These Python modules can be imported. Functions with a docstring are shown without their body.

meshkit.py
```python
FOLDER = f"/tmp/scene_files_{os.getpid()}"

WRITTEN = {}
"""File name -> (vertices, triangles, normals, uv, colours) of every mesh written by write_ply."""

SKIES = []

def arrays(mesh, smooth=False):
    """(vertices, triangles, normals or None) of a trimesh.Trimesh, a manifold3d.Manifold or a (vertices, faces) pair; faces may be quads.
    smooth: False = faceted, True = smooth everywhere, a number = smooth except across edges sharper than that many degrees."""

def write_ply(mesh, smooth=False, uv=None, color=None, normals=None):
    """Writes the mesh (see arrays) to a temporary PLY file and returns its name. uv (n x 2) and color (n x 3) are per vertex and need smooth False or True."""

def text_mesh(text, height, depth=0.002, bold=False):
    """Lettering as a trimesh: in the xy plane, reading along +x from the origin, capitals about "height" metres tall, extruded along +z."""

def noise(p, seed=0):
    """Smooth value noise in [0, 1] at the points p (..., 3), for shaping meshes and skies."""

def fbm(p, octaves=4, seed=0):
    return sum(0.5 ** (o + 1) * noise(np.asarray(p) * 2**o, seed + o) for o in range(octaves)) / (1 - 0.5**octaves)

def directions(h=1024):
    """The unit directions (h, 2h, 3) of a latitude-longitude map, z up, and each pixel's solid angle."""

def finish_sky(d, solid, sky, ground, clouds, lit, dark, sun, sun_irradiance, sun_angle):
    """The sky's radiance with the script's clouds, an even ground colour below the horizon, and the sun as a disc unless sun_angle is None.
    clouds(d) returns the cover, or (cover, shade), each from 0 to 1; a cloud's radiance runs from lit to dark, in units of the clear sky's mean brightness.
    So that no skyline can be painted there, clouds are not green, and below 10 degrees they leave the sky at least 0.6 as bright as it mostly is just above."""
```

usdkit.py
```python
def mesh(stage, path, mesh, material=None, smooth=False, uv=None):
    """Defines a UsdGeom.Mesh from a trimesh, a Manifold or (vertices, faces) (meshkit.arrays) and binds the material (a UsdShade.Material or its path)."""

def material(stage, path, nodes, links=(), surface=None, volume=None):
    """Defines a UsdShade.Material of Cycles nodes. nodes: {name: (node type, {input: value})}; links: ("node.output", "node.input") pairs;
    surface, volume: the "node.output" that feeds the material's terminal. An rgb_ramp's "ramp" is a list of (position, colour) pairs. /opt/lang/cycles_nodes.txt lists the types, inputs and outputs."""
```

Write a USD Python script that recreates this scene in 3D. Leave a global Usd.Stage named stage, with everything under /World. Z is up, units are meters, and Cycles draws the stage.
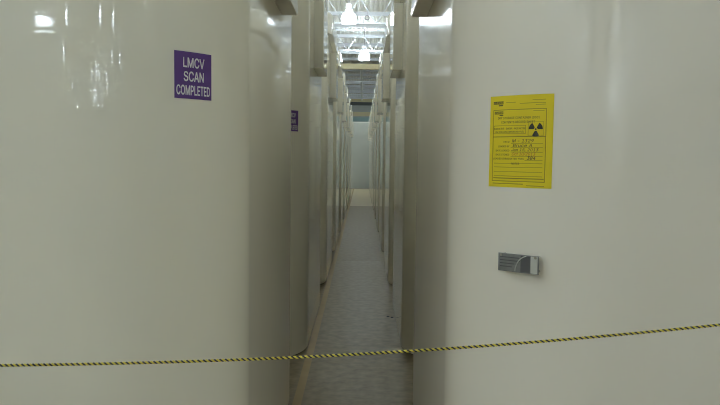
import math, random
import numpy as np
import trimesh
import manifold3d as m3
from shapely.geometry import Polygon, Point, box as sbox
from shapely import affinity
from pxr import Usd, UsdGeom, UsdLux, UsdShade, Gf, Sdf, Vt
import usdkit, meshkit

random.seed(7)
rng = np.random.default_rng(7)
stage = Usd.Stage.CreateInMemory()
UsdGeom.SetStageUpAxis(stage, UsdGeom.Tokens.z)
UsdGeom.SetStageMetersPerUnit(stage, 1.0)
world = UsdGeom.Xform.Define(stage, '/World')
stage.SetDefaultPrim(world.GetPrim())

# ------------------------------------------------------------------ camera
FPX, EYE = 690.0, 1.342
PITCH, YAW, ROLL = math.radians(-3.77), math.radians(0.125), math.radians(0.70)
EXPOSURE = 0.0
LAMP = 24.0
LAMP_UP = 210.0
fwd = np.array([-math.sin(YAW) * math.cos(PITCH), math.cos(YAW) * math.cos(PITCH), math.sin(PITCH)])
rgt = np.cross(fwd, [0, 0, 1.0]); rgt /= np.linalg.norm(rgt)
upv = np.cross(rgt, fwd)
r2 = math.cos(ROLL) * rgt + math.sin(ROLL) * upv
u2 = math.cos(ROLL) * upv - math.sin(ROLL) * rgt
cam = UsdGeom.Camera.Define(stage, '/World/camera')
cam.AddTransformOp().Set(Gf.Matrix4d(*r2, 0, *u2, 0, *(-fwd), 0, 0, 0, EYE, 1))
cam.CreateHorizontalApertureAttr(36.0)
cam.CreateVerticalApertureAttr(36.0 * 405 / 720)
cam.CreateFocalLengthAttr(36.0 * FPX / 720)
cam.CreateClippingRangeAttr(Gf.Vec2f(0.05, 300))
cam.CreateExposureAttr(EXPOSURE)

# ------------------------------------------------------------------ helpers
used = {}
def numbered(path):
    n = used.get(path, -1) + 1
    used[path] = n
    return path if n == 0 else f'{path}_{n:03d}'

def obj(name, mesh, mat, parent=None, smooth=False, **data):
    base = str(parent.GetPath()) if parent else '/World'
    m = usdkit.mesh(stage, numbered(f'{base}/{name}'), mesh, M[mat], smooth=smooth)
    for k, v in data.items():
        m.GetPrim().SetCustomDataByKey(k, v)
    return m.GetPrim()

def thing(name, label, category, loc=(0, 0, 0), rotz=0, group=None):
    x = UsdGeom.Xform.Define(stage, numbered('/World/' + name))
    x.AddTranslateOp().Set(Gf.Vec3d(*loc))
    x.AddRotateZOp().Set(rotz)
    p = x.GetPrim()
    p.SetCustomDataByKey('label', label)
    p.SetCustomDataByKey('category', category)
    if group:
        p.SetCustomDataByKey('group', group)
    return p

def dup(src, label, loc, rotz=0, group=None):
    d = src.GetCustomData()
    base = src.GetName()
    p = thing(base, label, d['category'], loc, rotz, group or d.get('group'))
    p.GetReferences().AddInternalReference(src.GetPath())
    p.SetInstanceable(True)
    return p

def struct(name, mesh, mat, parent=None, smooth=False, label=None):
    p = obj(name, mesh, mat, parent, smooth)
    if parent is None:
        p.SetCustomDataByKey('kind', 'structure')
    if label:
        p.SetCustomDataByKey('label', label)
    return p

def bx(x0, x1, y0, y1, z0, z1):
    m = trimesh.creation.box((x1 - x0, y1 - y0, z1 - z0))
    m.apply_translation(((x0 + x1) / 2, (y0 + y1) / 2, (z0 + z1) / 2))
    return m

def bevel_box(x0, x1, y0, y1, z0, z1, b):
    c = [m3.Manifold.sphere(b, 12).translate((x, y, z)) for x in (x0 + b, x1 - b) for y in (y0 + b, y1 - b) for z in (z0 + b, z1 - b)]
    return m3.Manifold.batch_hull(c)

def cat(*a):
    return trimesh.util.concatenate(list(a))

def bar(p, q, r, sides=8):
    return trimesh.creation.cylinder(r, segment=(p, q), sections=sides)

def lathe(profile, n=28):
    return trimesh.creation.revolve(np.array(profile, float), sections=n)

def tube(path, radius, sides=8, closed=False):
    p = np.asarray(path, float)
    t = np.roll(p, -1, 0) - np.roll(p, 1, 0) if closed else np.gradient(p, axis=0)
    t /= np.linalg.norm(t, axis=1, keepdims=True)
    ref = np.where(np.abs(t[:, 2:]) < 0.9, [0, 0, 1.0], [1.0, 0, 0])
    a = np.cross(t, ref); a /= np.linalg.norm(a, axis=1, keepdims=True)
    b = np.cross(t, a)
    ang = np.arange(sides) * 2 * np.pi / sides
    v = p[:, None] + radius * (np.cos(ang)[None, :, None] * a[:, None] + np.sin(ang)[None, :, None] * b[:, None])
    n = len(p)
    i, j = np.meshgrid(np.arange(n if closed else n - 1), np.arange(sides), indexing='ij')
    i2 = (i + 1) % n
    q = np.stack([i * sides + j, i2 * sides + j, i2 * sides + (j + 1) % sides, i * sides + (j + 1) % sides], -1).reshape(-1, 4)
    return v.reshape(-1, 3), q

def rounded_rect(x0, x1, y0, y1, r, n=20):
    pts = []
    for cx, cy, a0 in ((x1 - r, y1 - r, 0), (x0 + r, y1 - r, 90), (x0 + r, y0 + r, 180), (x1 - r, y0 + r, 270)):
        for k in range(n + 1):
            a = math.radians(a0 + 90 * k / n)
            pts.append((cx + r * math.cos(a), cy + r * math.sin(a)))
    return np.array(pts)

def stacked(loops):
    """closed solid from equal-length plan loops [(xy, z), ...] bottom to top"""
    n = len(loops[0][0])
    v = np.vstack([np.column_stack([xy, np.full(n, z)]) for xy, z in loops])
    f = []
    for k in range(len(loops) - 1):
        for i in range(n):
            j = (i + 1) % n
            a, b, c, d = k * n + i, k * n + j, (k + 1) * n + j, (k + 1) * n + i
            f += [(a, b, c), (a, c, d)]
    v = np.vstack([v, [[*loops[0][0].mean(0), loops[0][1]], [*loops[-1][0].mean(0), loops[-1][1]]]])
    b0, t0 = len(v) - 2, len(v) - 1
    o = (len(loops) - 1) * n
    for i in range(n):
        j = (i + 1) % n
        f += [(b0, j, i), (t0, o + i, o + j)]
    return trimesh.Trimesh(v, f, process=False)

# ------------------------------------------------------------------ materials
M = {}
L = '/World/Looks/'
UsdGeom.Scope.Define(stage, '/World/Looks')
def plain(name, col, rough=0.5, metallic=0.0, **kw):
    M[name] = usdkit.material(stage, L + name, {'p': ('principled_bsdf', dict(base_color=col, roughness=rough, metallic=metallic, **kw))}, surface='p.BSDF')

def noisy(name, c1, c2, scale, rough=0.5, bump=0.0, bump_scale=None, stretch=(1, 1, 1), dist=0.002, metallic=0.0, detail=4, **kw):
    nodes = {
        'g': ('texture_coordinate', {}),
        'mp': ('mapping', {'scale': stretch}),
        'n': ('noise_texture', {'scale': scale, 'detail': detail}),
        'r': ('rgb_ramp', {'ramp': [(0.3, c1), (0.7, c2)]}),
        'p': ('principled_bsdf', dict(roughness=rough, metallic=metallic, **kw)),
    }
    links = [('g.object', 'mp.vector'), ('mp.vector', 'n.vector'), ('n.fac', 'r.fac'), ('r.color', 'p.base_color')]
    if bump:
        nodes['n2'] = ('noise_texture', {'scale': bump_scale or scale, 'detail': 2})
        nodes['b'] = ('bump', {'strength': bump, 'distance': dist})
        links += [('mp.vector', 'n2.vector'), ('n2.fac', 'b.height'), ('b.normal', 'p.normal')]
    M[name] = usdkit.material(stage, L + name, nodes, links, surface='p.BSDF')

# container paint: off-white enamel, glossy, rolled on in vertical strokes with a fine orange peel
def paint(name, c1, c2, rough):
    M[name] = usdkit.material(stage, L + name, {
        'g': ('texture_coordinate', {}),
        'm1': ('mapping', {'scale': (1.0, 1.0, 0.25)}),
        'n1': ('noise_texture', {'scale': 3.0, 'detail': 3.0}),
        'r': ('rgb_ramp', {'ramp': [(0.3, c1), (0.7, c2)]}),
        'm2': ('mapping', {'scale': (26.0, 26.0, 3.5)}),
        'n2': ('noise_texture', {'scale': 1.0, 'detail': 2.0}),
        'm3': ('mapping', {'scale': (14.0, 14.0, 95.0)}),
        'n3': ('noise_texture', {'scale': 1.0, 'detail': 1.0}),
        'b2': ('bump', {'strength': 1.0, 'distance': 0.0001}),
        'b3': ('bump', {'strength': 1.0, 'distance': 0.00006}),
        'p': ('principled_bsdf', {'roughness': rough, 'ior': 1.5}),
    }, [('g.object', 'm1.vector'), ('m1.vector', 'n1.vector'), ('n1.fac', 'r.fac'), ('r.color', 'p.base_color'),
        ('g.object', 'm2.vector'), ('m2.vector', 'n2.vector'), ('n2.fac', 'b2.height'),
        ('g.object', 'm3.vector'), ('m3.vector', 'n3.vector'), ('n3.fac', 'b3.height'), ('b2.normal', 'b3.normal'), ('b3.normal', 'p.normal')], surface='p.BSDF')
paint('enamel', (0.85, 0.805, 0.675), (0.875, 0.83, 0.70), 0.04)
paint('enamel_satin', (0.865, 0.81, 0.70), (0.89, 0.835, 0.725), 0.15)
plain('base_dark', (0.03, 0.03, 0.03), 0.8)
noisy('concrete_lit', (0.52, 0.44, 0.29), (0.58, 0.50, 0.33), 5.0, rough=0.36, specular_ior_level=0.2, bump=0.6, bump_scale=40.0, dist=0.002)  # same concrete coloured lighter to carry the light falling at the aisle end
noisy('concrete', (0.19, 0.15, 0.085), (0.29, 0.235, 0.14), 16.0, rough=0.40, specular_ior_level=0.10, bump=1.0, bump_scale=32.0, dist=0.002, detail=8)  # lighter mottle is scuffing, its contrast raised to mimic glints on the floor
plain('joint_dark', (0.12, 0.11, 0.10), 0.8)
noisy('tape', (0.30, 0.20, 0.06), (0.35, 0.235, 0.075), 9.0, rough=0.5)
plain('wall_paint', (0.62, 0.63, 0.60), 0.7)
noisy('wall_grey', (0.44, 0.46, 0.42), (0.48, 0.50, 0.455), 2.0, rough=0.7)
plain('teal_panel', (0.30, 0.46, 0.44), 0.5)
plain('cap_trim', (0.75, 0.76, 0.70), 0.5)
noisy('deck_white', (0.84, 0.83, 0.76), (0.88, 0.87, 0.80), 2.0, rough=0.5)
plain('steel_white', (0.74, 0.76, 0.78), 0.45)
plain('girder_cream', (0.70, 0.62, 0.36), 0.45)
plain('girder_dark', (0.10, 0.11, 0.10), 0.6)
plain('lamp_housing', (0.75, 0.77, 0.80), 0.4)
plain('rod_grey', (0.25, 0.25, 0.25), 0.5)
plain('purple', (0.085, 0.022, 0.20), 0.42)
plain('white_print', (0.74, 0.73, 0.72), 0.5)
noisy('yellow_paper', (0.74, 0.58, 0.004), (0.78, 0.62, 0.008), 6.0, rough=0.6)
plain('black_print', (0.03, 0.028, 0.02), 0.7)
plain('olive_print', (0.19, 0.16, 0.015), 0.7)
plain('red_ink', (0.45, 0.12, 0.02), 0.7)
noisy('nameplate_metal', (0.20, 0.20, 0.195), (0.26, 0.26, 0.25), 40.0, rough=0.42, metallic=0.5)
plain('plate_pale', (0.52, 0.52, 0.47), 0.5)
plain('plate_dark', (0.08, 0.08, 0.08), 0.5)
plain('stud_metal', (0.85, 0.85, 0.82), 0.2, 1.0)
plain('rope_yellow', (0.78, 0.66, 0.08), 0.6)
plain('rope_black', (0.03, 0.028, 0.035), 0.7)
plain('post_yellow', (0.75, 0.55, 0.03), 0.4)
M['lamp_glow'] = usdkit.material(stage, L + 'lamp_glow', {'e': ('emission', {'color': (0.78, 0.905, 1.0), 'strength': LAMP})}, surface='e.emission')

M['lamp_uplight'] = usdkit.material(stage, L + 'lamp_uplight', {'e': ('emission', {'color': (0.78, 0.905, 1.0), 'strength': LAMP_UP})}, surface='e.emission')
# ------------------------------------------------------------------ the hall
X0, X1, Y0, Y1, ZC = -13.0, 13.0, -72.0, 68.5, 7.2
floor = struct('floor', bx(X0, X1, Y0, Y1, -0.25, -0.012), 'joint_dark', label='grey polished concrete floor')
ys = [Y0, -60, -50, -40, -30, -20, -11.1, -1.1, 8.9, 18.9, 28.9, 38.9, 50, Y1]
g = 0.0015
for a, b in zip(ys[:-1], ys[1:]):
    struct('concrete_slab', bevel_box(X0, X1, a + g, b - g, -0.012 - 0.03, 0.0, 0.003), 'concrete_lit' if a == 18.9 else 'concrete', floor)
struct('wall_left', bx(X0 - 0.2, X0, Y0, Y1, 0, ZC + 0.3), 'wall_paint', label='pale side wall of the hall')
struct('wall_right', bx(X1, X1 + 0.2, Y0, Y1, 0, ZC + 0.3), 'wall_paint', label='pale side wall of the hall')
struct('wall_behind', bx(X0, X1, Y0 - 0.2, Y0, 0, ZC + 0.3), 'wall_paint', label='pale end wall behind the viewer')
far = struct('wall_far', bx(X0, X1, Y1, Y1 + 0.2, 0, ZC + 0.3), 'wall_grey', label='grey end wall of the hall')
struct('wall_girt', bx(X0 + 0.02, X1 - 0.02, Y1 - 0.14, Y1, 5.38, 5.77), 'girder_cream', far, label='tan horizontal girt')
struct('wall_panel', bx(X0 + 0.02, X1 - 0.02, Y1 - 0.05, Y1, 4.84, 5.26), 'teal_panel', far, label='pale teal wall band')
struct('wall_beam', bx(X0 + 0.02, X1 - 0.02, Y1 - 0.30, Y1, 6.75, 7.08), 'girder_cream', far, label='cream beam under the roof')
struct('wall_beam', bx(X0 + 0.02, X1 - 0.02, Y1 - 0.42, Y1, 7.08, 7.14), 'cap_trim', far, label='white top flange of the beam')
struct('wall_panel', bx(X0 + 0.02, X1 - 0.02, Y1 - 0.06, Y1, 6.42, 6.74), 'girder_dark', far, label='dark band under the beam')
part = struct('wall_partition', bx(-7, 7, 29.6, 29.75, 0, 2.80), 'wall_grey', label='plain grey partition closing the far end of the aisle')
struct('cap', bx(-7, 7, 29.58, 29.77, 2.80, 2.84), 'cap_trim', part)

# roof deck: trapezoidal flutes running along the hall
pts, x, pitch = [], X0, 0.2
top = []
while x < X1 - 1e-6:
    for dx, z in ((0, ZC), (0.09, ZC), (0.115, ZC + 0.05), (0.175, ZC + 0.05)):
        top.append((x + dx, z))
    x += pitch
top.append((X1, ZC))
prof = np.array(top)
n = len(prof)
v = np.vstack([np.column_stack([prof[:, 0], np.full(n, Y0), prof[:, 1]]), np.column_stack([prof[:, 0], np.full(n, Y1), prof[:, 1]]),
               np.column_stack([prof[:, 0], np.full(n, Y1), np.full(n, ZC + 0.12)]), np.column_stack([prof[:, 0], np.full(n, Y0), np.full(n, ZC + 0.12)])])
f = []
for i in range(n - 1):
    for r in range(4):
        a, b = r * n, ((r + 1) % 4) * n
        f += [(a + i, b + i, b + i + 1), (a + i, b + i + 1, a + i + 1)]
struct('ceiling', trimesh.Trimesh(v, f, process=False), 'deck_white', label='white fluted steel roof deck')

# open-web steel joists across the hall
ZJ = 6.2
def joist(loc, label):
    t = thing('roof_joist', label, 'roof joist', loc, group=None)
    h = ZC - ZJ
    obj('bottom_chord', cat(bx(X0, X1, -0.07, -0.01, 0, 0.012), bx(X0, X1, 0.01, 0.07, 0, 0.012), bx(X0, X1, -0.022, -0.01, 0, 0.07), bx(X0, X1, 0.01, 0.022, 0, 0.07)), 'steel_white', t)
    obj('top_chord', cat(bx(X0, X1, -0.07, -0.01, h - 0.012, h - 0.001), bx(X0, X1, 0.01, 0.07, h - 0.012, h - 0.001), bx(X0, X1, -0.022, -0.01, h - 0.07, h), bx(X0, X1, 0.01, 0.022, h - 0.07, h)), 'steel_white', t)
    far_bars = []
    k = 0
    x = X0 + 0.25
    while x < X1 - 0.8:
        for p, q in (((x, 0, 0.03), (x + 0.6, 0, h - 0.03)), ((x + 0.6, 0, h - 0.03), (x + 1.2, 0, 0.03))):
            m = bar(p, q, 0.017, 6)
            if abs(x + 0.6) < 2.6:
                obj('web_bar', m, 'steel_white', t, smooth=40)
            else:
                far_bars.append(m)
        x += 1.2
    obj('web_bar', cat(*far_bars), 'steel_white', t, smooth=40, kind='stuff')
    return t
ord_ = ['nearest', 'second', 'third', 'fourth', 'fifth', 'sixth', 'seventh', 'eighth', 'ninth', 'tenth', 'eleventh', 'twelfth', 'thirteenth', 'fourteenth', 'fifteenth', 'sixteenth', 'seventeenth']
jy = [12.7, 19.2, 25.7, 32.2, 45.2, 51.7, 58.2]
j0 = None
for i, y in enumerate(jy):
    lab = f'white open-web steel roof joist, {ord_[i]} one counted from the viewer down the aisle'
    j0 = joist((0, y, ZJ), lab) if i == 0 else dup(j0, lab, (0, y, ZJ)) and j0
def purlin(loc, label):
    t = thing('roof_purlin', label, 'purlin', loc)
    obj('web', bx(X0, X1, -0.006, 0.006, 0, 0.16), 'steel_white', t)
    obj('flange', bx(X0, X1, -0.05, 0.006, -0.006, 0), 'steel_white', t)
    return t
p0 = None
ORD = ['first','second','third','fourth','fifth','sixth','seventh','eighth','ninth','tenth','eleventh','twelfth','thirteenth','fourteenth','fifteenth','sixteenth','seventeenth','eighteenth','nineteenth','twentieth','twenty-first','twenty-second']
py_ = [y for y in (15.3 + 2.6 * k for k in range(21)) if min(abs(y - q) for q in jy + [40.0]) > 0.3]
for i, y in enumerate(py_):
    lab = f'thin white {ORD[i]} roof purlin under the deck, counting away from the viewer'
    if p0 is None:
        p0 = purlin((0, y, ZC - 0.16), lab)
    else:
        dup(p0, lab, (0, y, ZC - 0.16))
gd = thing('roof_girder', 'cream painted solid steel girder under the roof, just beyond the farther glowing lamp', 'girder', (0, 40.0, 0))
obj('web', bx(X0, X1, -0.02, 0.02, 6.40, 6.62), 'girder_cream', gd)
obj('flange', bx(X0, X1, -0.14, 0.14, 6.36, 6.40), 'girder_cream', gd)
obj('flange', bx(X0, X1, -0.14, 0.14, 6.62, 6.66), 'girder_cream', gd)
for x in (-11.5, -7, -2.6, 2.6, 7, 11.5):
    obj('hanger', bx(x - 0.05, x + 0.05, -0.05, 0.05, 6.66, ZC), 'girder_cream', gd)
cp = obj('ceiling_pipe', bar((-0.1, 40.3, 6.90), (-0.1, 67.6, 6.90), 0.085, 14), 'cap_trim', smooth=40,
         label='white pipe running along under the far roof purlins', category='pipe')

# ------------------------------------------------------------------ high-bay lamps
def lamp(loc, label, group=None):
    t = thing('high_bay_lamp', label, 'lamp', loc, group=group)
    # origin = bottom rim of the diffuser
    obj('diffuser', lathe([(0.0, 0.02), (0.235, 0.02), (0.25, 0.0), (0.255, 0.02), (0.245, 0.14), (0.225, 0.24), (0.22, 0.25), (0, 0.25)]), 'lamp_glow', t, smooth=40)
    obj('uplight', lathe([(0.0, 0.251), (0.22, 0.251), (0.18, 0.30), (0.11, 0.33), (0, 0.33)]), 'lamp_uplight', t, smooth=40, label='glowing upper rim')
    obj('housing', lathe([(0, 0.32), (0.125, 0.32), (0.13, 0.34), (0.125, 0.44), (0.10, 0.46), (0.10, 0.60), (0.085, 0.63), (0, 0.63)], 20), 'lamp_housing', t, smooth=40)
    zt = ZC - loc[2]
    obj('rod', bar((0, 0, 0.62), (0, 0, zt), 0.014, 8), 'rod_grey', t, smooth=40)
    obj('canopy', lathe([(0, zt - 0.05), (0.06, zt - 0.05), (0.07, zt), (0, zt)], 14), 'lamp_housing', t, smooth=40)
    return t
ZL = 5.72
lamp0 = lamp((-0.49, 23.0, ZL), 'glowing white high-bay lamp with clearly visible housing, nearer of the two above the aisle')
dup(lamp0, 'smaller-looking glowing high-bay lamp, farther of the two above the aisle', (0.04, 31.5, ZL))
G = 'high-bay lamps outside the photograph'
lab = 'white high-bay lamp, hung in the hall rows or added unseen for its light, out of the photograph'
spots = []
for r, y in enumerate((-63, -54.5, -46, -37.5, -29, -20.5, -12, -3.5, 5, 13.5)):
    cols = (-11.0, -7.6, 5.2, 8.6, 11.4) if y > -8 else ((0.6, 2.8, 4.6, 8.4) if r % 2 else (-11.0, 3.4, 6.4, 10.6))
    if y == -20.5:
        cols = (-11.0, -7.4, 3.0, 6.4)
    if y in (-12, -29):
        cols = (-11.0, 8.4, 12.0)
    for x in cols:
        spots.append((x + random.uniform(-.3, .3), y))
for x, y in ((-3.6, 0.2), (-7.2, -0.5), (-10.8, 0.4), (-5.4, -7.6), (-9.0, -7.8), (0.2, 5.6), (-0.1, 14.2), (-1.7, 22.6), (-4.4, 27.6), (-2.5, 36.2), (2.5, 36.2), (-3.0, -0.3), (2.6, 9.8), (-2.6, 9.8), (-2.4, 18.4), (2.4, 18.4)):  # unseen lamps added to brighten aisle, right corner, far floor, deck and reflections
    spots.append((x, y))
for y in (23, 31.5, 42, 52, 61):  # unseen far rows, the farthest added to brighten the end wall
    for x in ((-9.4, 9.4) if y in (31.5, 42) else (-9.4, -4.9, 4.9, 9.4)):
        spots.append((x, y))
for x, y in spots:
    dup(lamp0, lab, (x, y, ZL), group=G)

a = np.linspace(0, 2 * np.pi, 25)[:-1]
ring = thing('cable_ring', 'small dark cable ring hung near the roof between the two lamps', 'ring', (0.13, 27.8, 6.86))
obj('loop', tube(np.column_stack([0.085 * np.cos(a), 0 * a, 0.085 * np.sin(a)]), 0.014, 6, True), 'rod_grey', ring, smooth=True)
obj('cord', bar((0, 0, 0.085), (0, 0, ZC - 6.86 + 0.02), 0.005, 6), 'rod_grey', ring, smooth=40)

# ------------------------------------------------------------------ storage containers
LX, RX = -0.378, 0.291         # aisle faces
CW, CL, RC = 2.42, 2.22, 0.45  # width, length along aisle, corner radius
PITCH_Y, FRONT = 2.5, 1.88
SHIFT = {('left', 1): (0.014, -0.05)}   # small differences in how the containers were set down
for _k in range(2, 11):
    SHIFT[('left', _k)] = (0.012, 0.0)
def container(loc, label, group, enamel='enamel'):
    t = thing('storage_container', label, 'container', loc, group=group)
    hw, hl = CW / 2, CL / 2
    def rr(inset, r=RC):
        return rounded_rect(-hw + inset, hw - inset, -hl + inset, hl - inset, r - inset)
    obj('base', stacked([(rr(0.02), 0.0), (rr(0.02), 0.02)]), 'base_dark', t, smooth=30)
    obj('body', stacked([(rr(0.006), 0.012), (rr(0.002), 0.015), (rr(0), 0.022), (rr(0), 1.0), (rr(0), 2.0), (rr(0), 2.61)]), enamel, t, smooth=50)
    o = -0.05
    obj('lid', stacked([(rr(o + 0.006), 2.60), (rr(o), 2.606), (rr(o), 2.79), (rr(o + 0.012), 2.815), (rr(o + 0.04), 2.83)]), enamel, t, smooth=50)
    for s in (-1, 1):
        a, b = sorted((s * (hw - 0.005), s * (hw + 0.07)))
        obj('lifting_plate', bevel_box(a, b, -0.275, 0.275, 1.995, 2.49, 0.007), enamel, t, smooth=40)
    return t
nth = ['first', 'second', 'third', 'fourth', 'fifth', 'sixth', 'seventh', 'eighth', 'ninth', 'tenth', 'eleventh']
c0 = None
for side, xc in (('left', LX - CW / 2), ('right', RX + CW / 2)):
    for k in range(9 if side == 'left' else 11):
        ddx, ddy = SHIFT.get((side, k), (0, 0))
        y = FRONT + CL / 2 + PITCH_Y * k + ddy
        if k == 0 and side == 'left':
            lab = 'glossy off-white storage container filling the left foreground, with the large purple sign'
        elif k == 0:
            lab = 'glossy off-white storage container filling the right foreground, with the yellow sheet'
        elif k == 1 and side == 'left':
            lab = 'off-white storage container second in the left row, half-hidden purple sign on its corner'
        elif k == 10:
            lab = 'off-white storage container last in the right row, beside the grey partition'
        elif k == 8 and side == 'left':
            lab = 'off-white storage container last in the left row'
        else:
            lab = f'off-white round-cornered storage container, {nth[k]} from the viewer in the {side} row'
        grp = f'storage containers in the {side} row'
        if c0 is None:
            c0 = container((xc + ddx, y, 0), lab, grp)
        elif k == 0:
            container((xc + ddx, y, 0), lab, grp, 'enamel_satin')
        else:
            dup(c0, lab, (xc + ddx, y, 0), group=grp)

# ------------------------------------------------------------------ wrapping flat prints round a container corner
def wrapper(side, row, phi0, z0, lift=0.0):
    """maps (u right, v up, w out) onto the front aisle corner of a container; phi from the front normal towards the aisle"""
    s = 1 if side == 'left' else -1
    ddx, ddy = SHIFT.get((side, row), (0, 0))
    cx = ((LX - RC) if side == 'left' else (RX + RC)) + ddx
    cy = FRONT + RC + PITCH_Y * row + ddy
    def f(mesh, tilt=0.0):
        m = mesh.copy()
        u, v, w = np.array(m.vertices).T
        ph = phi0 + s * u / RC
        r = RC + w + lift
        out = np.column_stack([cx + s * r * np.sin(ph), cy - r * np.cos(ph), z0 + v])
        m.vertices = out
        return m
    return f

def grid_sheet(w, h, t, n=14):
    poly = [(-w / 2 + w * k / n) for k in range(n + 1)]
    return cat_weld([bx(a, b, -h / 2, h / 2, 0, t) for a, b in zip(poly[:-1], poly[1:])])

def cat_weld(ms):
    m = cat(*ms)
    m.merge_vertices()
    key = np.sort(m.faces, axis=1)
    _, inv, cnt = np.unique(key, axis=0, return_inverse=True, return_counts=True)
    m.update_faces(cnt[inv.ravel()] == 1)
    m.fix_normals()
    return m

def words(s, height, x, y, w0, align='c', bold=False, width=None, shear=0.0, depth=0.0002):
    m = meshkit.text_mesh(s, height, depth, bold)
    lo, hi = m.bounds
    if width:
        m.apply_scale((width / (hi[0] - lo[0]), 1, 1))
        lo, hi = m.bounds
    if shear:
        T = np.eye(4); T[0, 1] = shear
        m.apply_transform(T)
    dx = {'c': x - (lo[0] + hi[0]) / 2, 'l': x - lo[0], 'r': x - hi[0]}[align]
    m.apply_translation((dx, y, w0))
    return m

def strip(x0, x1, y0, y1, w0, d=0.0002, n=1):
    xs = np.linspace(x0, x1, n + 1)
    return cat(*[bx(a, b, y0, y1, w0, w0 + d) for a, b in zip(xs[:-1], xs[1:])])

def frame(x0, x1, y0, y1, t, w0, n=8):
    return cat(strip(x0, x1, y0, y0 + t, w0, n=n), strip(x0, x1, y1 - t, y1, w0, n=n), strip(x0, x0 + t, y0, y1, w0), strip(x1 - t, x1, y0, y1, w0))

# purple signs
def purple_sign(row, phi, z, label):
    W, H = 0.127, 0.135
    t = thing('purple_sign', label, 'sign')
    f = wrapper('left', row, phi, z, 0.0006)
    obj('sheet', f(grid_sheet(W, H, 0.0008)), 'purple', t)
    for s, y, hgt, wid in (('LMCV', 0.023, 0.027, 0.073), ('SCAN', -0.0165, 0.027, 0.069), ('COMPLETED', -0.056, 0.0265, 0.115)):
        obj('lettering', f(words(s, hgt, 0, y, 0.0009, bold=True, width=wid)), 'white_print', t)
    return t
purple_sign(0, math.radians(48.1), 1.572, 'purple sign reading LMCV SCAN COMPLETED, fully visible on the left foreground container')
purple_sign(1, math.radians(52), 1.572, 'small purple sign, partly hidden, on the second container in the left row')

# yellow record sheet
sheet = thing('record_sheet', 'yellow paper form with radiation symbol and handwriting, stuck on the right foreground container', 'sheet of paper')
f = wrapper('right', 0, math.radians(40.55), 1.392, 0.0006)
W, H = 0.201, 0.265
obj('paper', f(grid_sheet(W, H, 0.0006, 18)), 'yellow_paper', sheet)
w0 = 0.0008
def px(x): return (x / 63.0 - 0.5) * W      # layout measured in sixty-thirds of the width
def py(y): return (0.5 - y / 93.0) * H
bk = []
obj('border', f(cat(frame(px(4), px(57), py(87), py(14), 0.0016, w0), strip(px(5.5), px(56), py(84.2), py(83.4), w0, n=8), strip(px(4), px(57), py(42), py(41.3), w0, n=8))), 'olive_print', sheet)
obj('logo', f(cat(strip(px(4), px(15), py(8.5), py(5.6), w0, n=3), strip(px(10), px(14.5), py(10.3), py(9.3), w0, n=2))), 'black_print', sheet)
obj('logo', f(cat(strip(px(5.5), px(15), py(18.5), py(15.8), w0, n=3), strip(px(11), px(15), py(20.2), py(19.3), w0, n=2))), 'black_print', sheet)
obj('heading', f(cat(words('ONTARIOPOWER', 0.0055, px(9.5), py(8.2), w0 + 0.0003, width=0.034), words('ONTARIOPOWER', 0.0055, px(10.2), py(18.2), w0 + 0.0003, width=0.030))), 'yellow_paper', sheet)
obj('title', f(cat(words('DRY STORAGE CONTAINER (DSC)', 0.0062, px(30), py(23.7), w0, width=0.132), words('CONTENTS RECORD SHEET', 0.0062, px(30), py(28.0), w0, width=0.108))), 'black_print', sheet)
obj('warning_box', f(frame(px(4.8), px(38.5), py(38.6), py(30.2), 0.0010, w0, 6)), 'olive_print', sheet)
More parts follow.
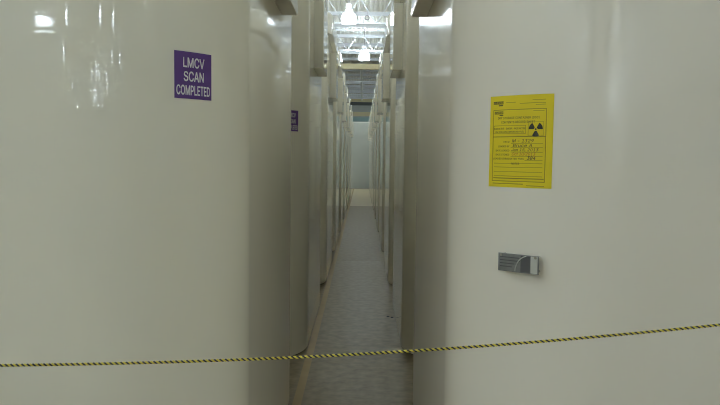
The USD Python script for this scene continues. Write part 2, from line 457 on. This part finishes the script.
obj('warning_box', f(cat(words('RADIOACTIVE - DANGER - RADIOACTIVE', 0.0050, px(21.7), py(34.2), w0, width=0.105), words('DSC CONTAINS IRRADIATED FUEL', 0.0048, px(21.7), py(37.6), w0, width=0.095))), 'black_print', sheet)
obj('symbol_box', f(frame(px(40.5), px(54.8), py(41.0), py(27.0), 0.0008, w0, 4)), 'olive_print', sheet)
tre = [trimesh.creation.extrude_polygon(Point(0, 0).buffer(0.0026, 12), 0.0002)]
for a0 in (0, 120, 240):
    arc = [(0.0205 * math.cos(math.radians(a0 + 30 + d)), 0.0205 * math.sin(math.radians(a0 + 30 + d))) for d in np.linspace(-30, 30, 9)]
    arc += [(0.0052 * math.cos(math.radians(a0 + 30 + d)), 0.0052 * math.sin(math.radians(a0 + 30 + d))) for d in np.linspace(30, -30, 7)]
    tre.append(trimesh.creation.extrude_polygon(Polygon(arc), 0.0002))
tre = cat(*tre)
T = np.eye(4); 
tre.apply_translation((px(47.6), py(34.4), w0))
obj('radiation_symbol', f(tre), 'black_print', sheet)
lines = []
for y, xa in ((48.2, 24), (52.6, 24), (57.0, 24), (61.2, 24), (65.2, 38), (72.4, 6), (77.0, 6), (81.4, 6)):
    lines.append(strip(px(xa), px(54.5), py(y + 0.30), py(y - 0.08), w0, n=8))
lines.append(strip(px(6), px(54.5), py(68.8), py(68.4), w0, n=8))
obj('ruling', f(cat(*lines)), 'olive_print', sheet)
obj('field_names', f(cat(words('DSC #', 0.0050, px(22.5), py(47.7), w0, 'r'), words('LOADED BY', 0.0050, px(22.5), py(52.2), w0, 'r'),
                         words('DATE LOADED', 0.0050, px(22.5), py(56.5), w0, 'r'), words('DATE STORED', 0.0050, px(22.5), py(60.7), w0, 'r'),
                         words('LOADED IRRADIATED FUEL', 0.0050, px(37.5), py(64.8), w0, 'r', width=0.104), words('NOTES', 0.0055, px(29), py(69.8), w0))), 'black_print', sheet)
obj('handwriting', f(cat(words('M - 1329', 0.0090, px(25), py(47.4), w0, 'l', shear=0.25, width=0.066), words('Bruce A', 0.0085, px(26), py(52.0), w0, 'l', shear=0.25, width=0.060),
                         words('Jan 15, 2013', 0.0080, px(24.5), py(56.2), w0, 'l', shear=0.25, width=0.082), words('384', 0.0085, px(40), py(64.6), w0, 'l', shear=0.3, bold=True, width=0.025))), 'black_print', sheet)
obj('handwriting', f(words('Oct 10/2013', 0.0080, px(25), py(60.5), w0, 'l', shear=0.25, width=0.072)), 'red_ink', sheet)
fine = [strip(px(18), px(28), py(7.2), py(6.8), w0, n=3), strip(px(44), px(56), py(5.4), py(5.0), w0, n=3), strip(px(32), px(56), py(8.6), py(8.2), w0, n=4), strip(px(47), px(56), py(10.2), py(9.8), w0, n=3),
        strip(px(45), px(55), py(16.2), py(15.8), w0, n=3), strip(px(5), px(37), py(89.6), py(89.0), w0, n=5), strip(px(40), px(56.5), py(91.0), py(90.5), w0, n=3)]
obj('fine_print', f(cat(*fine)), 'olive_print', sheet)

# nameplate standing off the right foreground container
phn = math.radians(38.15)
cxr, cyr = RX + RC, FRONT + RC
npl = thing('nameplate', 'small dark grey metal nameplate standing off the right foreground container below the yellow sheet', 'nameplate',
            (cxr - (RC + 0.020) * math.sin(phn), cyr - (RC + 0.020) * math.cos(phn), 1.0435), math.degrees(-phn))
PW, PH = 0.1255, 0.0525
obj('plate', bevel_box(-PW / 2, PW / 2, -0.0012, 0.0012, -PH / 2, PH / 2, 0.0008), 'nameplate_metal', npl)
obj('end_strip', bx(PW / 2 - 0.024, PW / 2 - 0.004, -0.0018, -0.0012, -PH / 2 + 0.002, PH / 2 - 0.002), 'plate_pale', npl, label='pale strip at the right end')
obj('logo_panel', bx(PW / 2 - 0.055, PW / 2 - 0.026, -0.0016, -0.0012, -PH / 2 + 0.003, PH / 2 - 0.003), 'plate_dark', npl)
th = np.linspace(math.radians(100), math.radians(175), 12)
arc = np.column_stack([PW / 2 - 0.026 + 0.042 * np.cos(th) - 0.004, np.full(12, -0.0019), -0.026 + 0.050 * np.sin(th)])
obj('swoosh', tube(arc, 0.0016, 6), 'plate_pale', npl, smooth=True)
obj('engraved_lines', cat(*[bx(-PW / 2 + 0.006, -PW / 2 + 0.006 + wl, -0.0016, -0.0012, z, z + 0.0026) for z, wl in ((0.014, 0.060), (0.005, 0.062), (-0.004, 0.045), (-0.013, 0.038))]), 'plate_dark', npl)
for s in (-1, 1):
    xx = s * (PW / 2 - 0.010)
    dep = 0.020 + RC - math.sqrt(RC ** 2 - xx ** 2)
    obj('stud', cat(bar((xx, -0.004, PH / 2 - 0.005), (xx, dep + 0.0005, PH / 2 - 0.005), 0.004, 12)), 'stud_metal', npl, smooth=40)
    obj('stud', cat(bar((xx, 0.001, -PH / 2 + 0.007), (xx, dep + 0.0005, -PH / 2 + 0.007), 0.004, 12)), 'stud_metal', npl, smooth=40)

# ------------------------------------------------------------------ floor marking and floor studs
obj('floor_tape', bx(-0.362, -0.315, -2.0, 29.3, -0.0005, 0.0012), 'tape', label='faded yellow line along the floor beside the left row', category='floor marking')
for i, (x, y) in enumerate(((0.235, 5.75), (0.268, 5.72))):
    obj('floor_stud', lathe([(0, 0), (0.012, 0), (0.011, 0.004), (0, 0.006)], 14).apply_translation((x, y, 0)), 'base_dark', smooth=40,
        label=('dark stud in the floor by the second right container, ' + ('nearer the aisle middle' if i == 0 else 'closer to the container')), category='stud')

# ------------------------------------------------------------------ barrier rope
key = np.array([(-1.60, 0.868), (-0.77, 0.886), (-0.641, 0.891), (-0.491, 0.897), (-0.256, 0.907), (-0.127, 0.914), (-0.02, 0.9205), (0.086, 0.927), (0.257, 0.942), (0.384, 0.954), (0.512, 0.9665), (0.639, 0.980), (0.766, 0.996), (1.6, 1.10)])
ROPE_Y = 1.45
xs = np.arange(-1.598, 1.5981, 0.0011)
cz = np.polynomial.polynomial.polyfit(key[:, 0], key[:, 1], 4)
zs = np.polynomial.polynomial.polyval(xs, cz)
rope = thing('barrier_rope', 'thin yellow and black twisted rope stretched across the aisle in front of the containers', 'rope')
for k, (mat, ph, rad) in enumerate((('rope_yellow', 0, 0.0019), ('rope_black', np.pi, 0.0017))):
    an = xs * 2 * np.pi / 0.0118 + ph
    path = np.column_stack([xs, ROPE_Y + 0.0016 * np.cos(an), zs + 0.0016 * np.sin(an)])
    obj('strand', tube(path, rad, 6), mat, rope, smooth=True)
for s in (-1, 1):
    zt = float(np.polynomial.polynomial.polyval(s * 1.6, cz))
    p = thing('barrier_post', f'yellow post holding the {"left" if s < 0 else "right"} end of the barrier rope, outside the photograph', 'post', (s * 1.6195, ROPE_Y, 0))
    obj('pole', lathe([(0, 0.02), (0.02, 0.02), (0.02, zt + 0.05), (0.014, zt + 0.06), (0, zt + 0.06)], 18), 'post_yellow', p, smooth=40)
    obj('foot', lathe([(0, 0), (0.17, 0), (0.17, 0.012), (0.05, 0.03), (0, 0.03)], 28), 'base_dark', p, smooth=40)
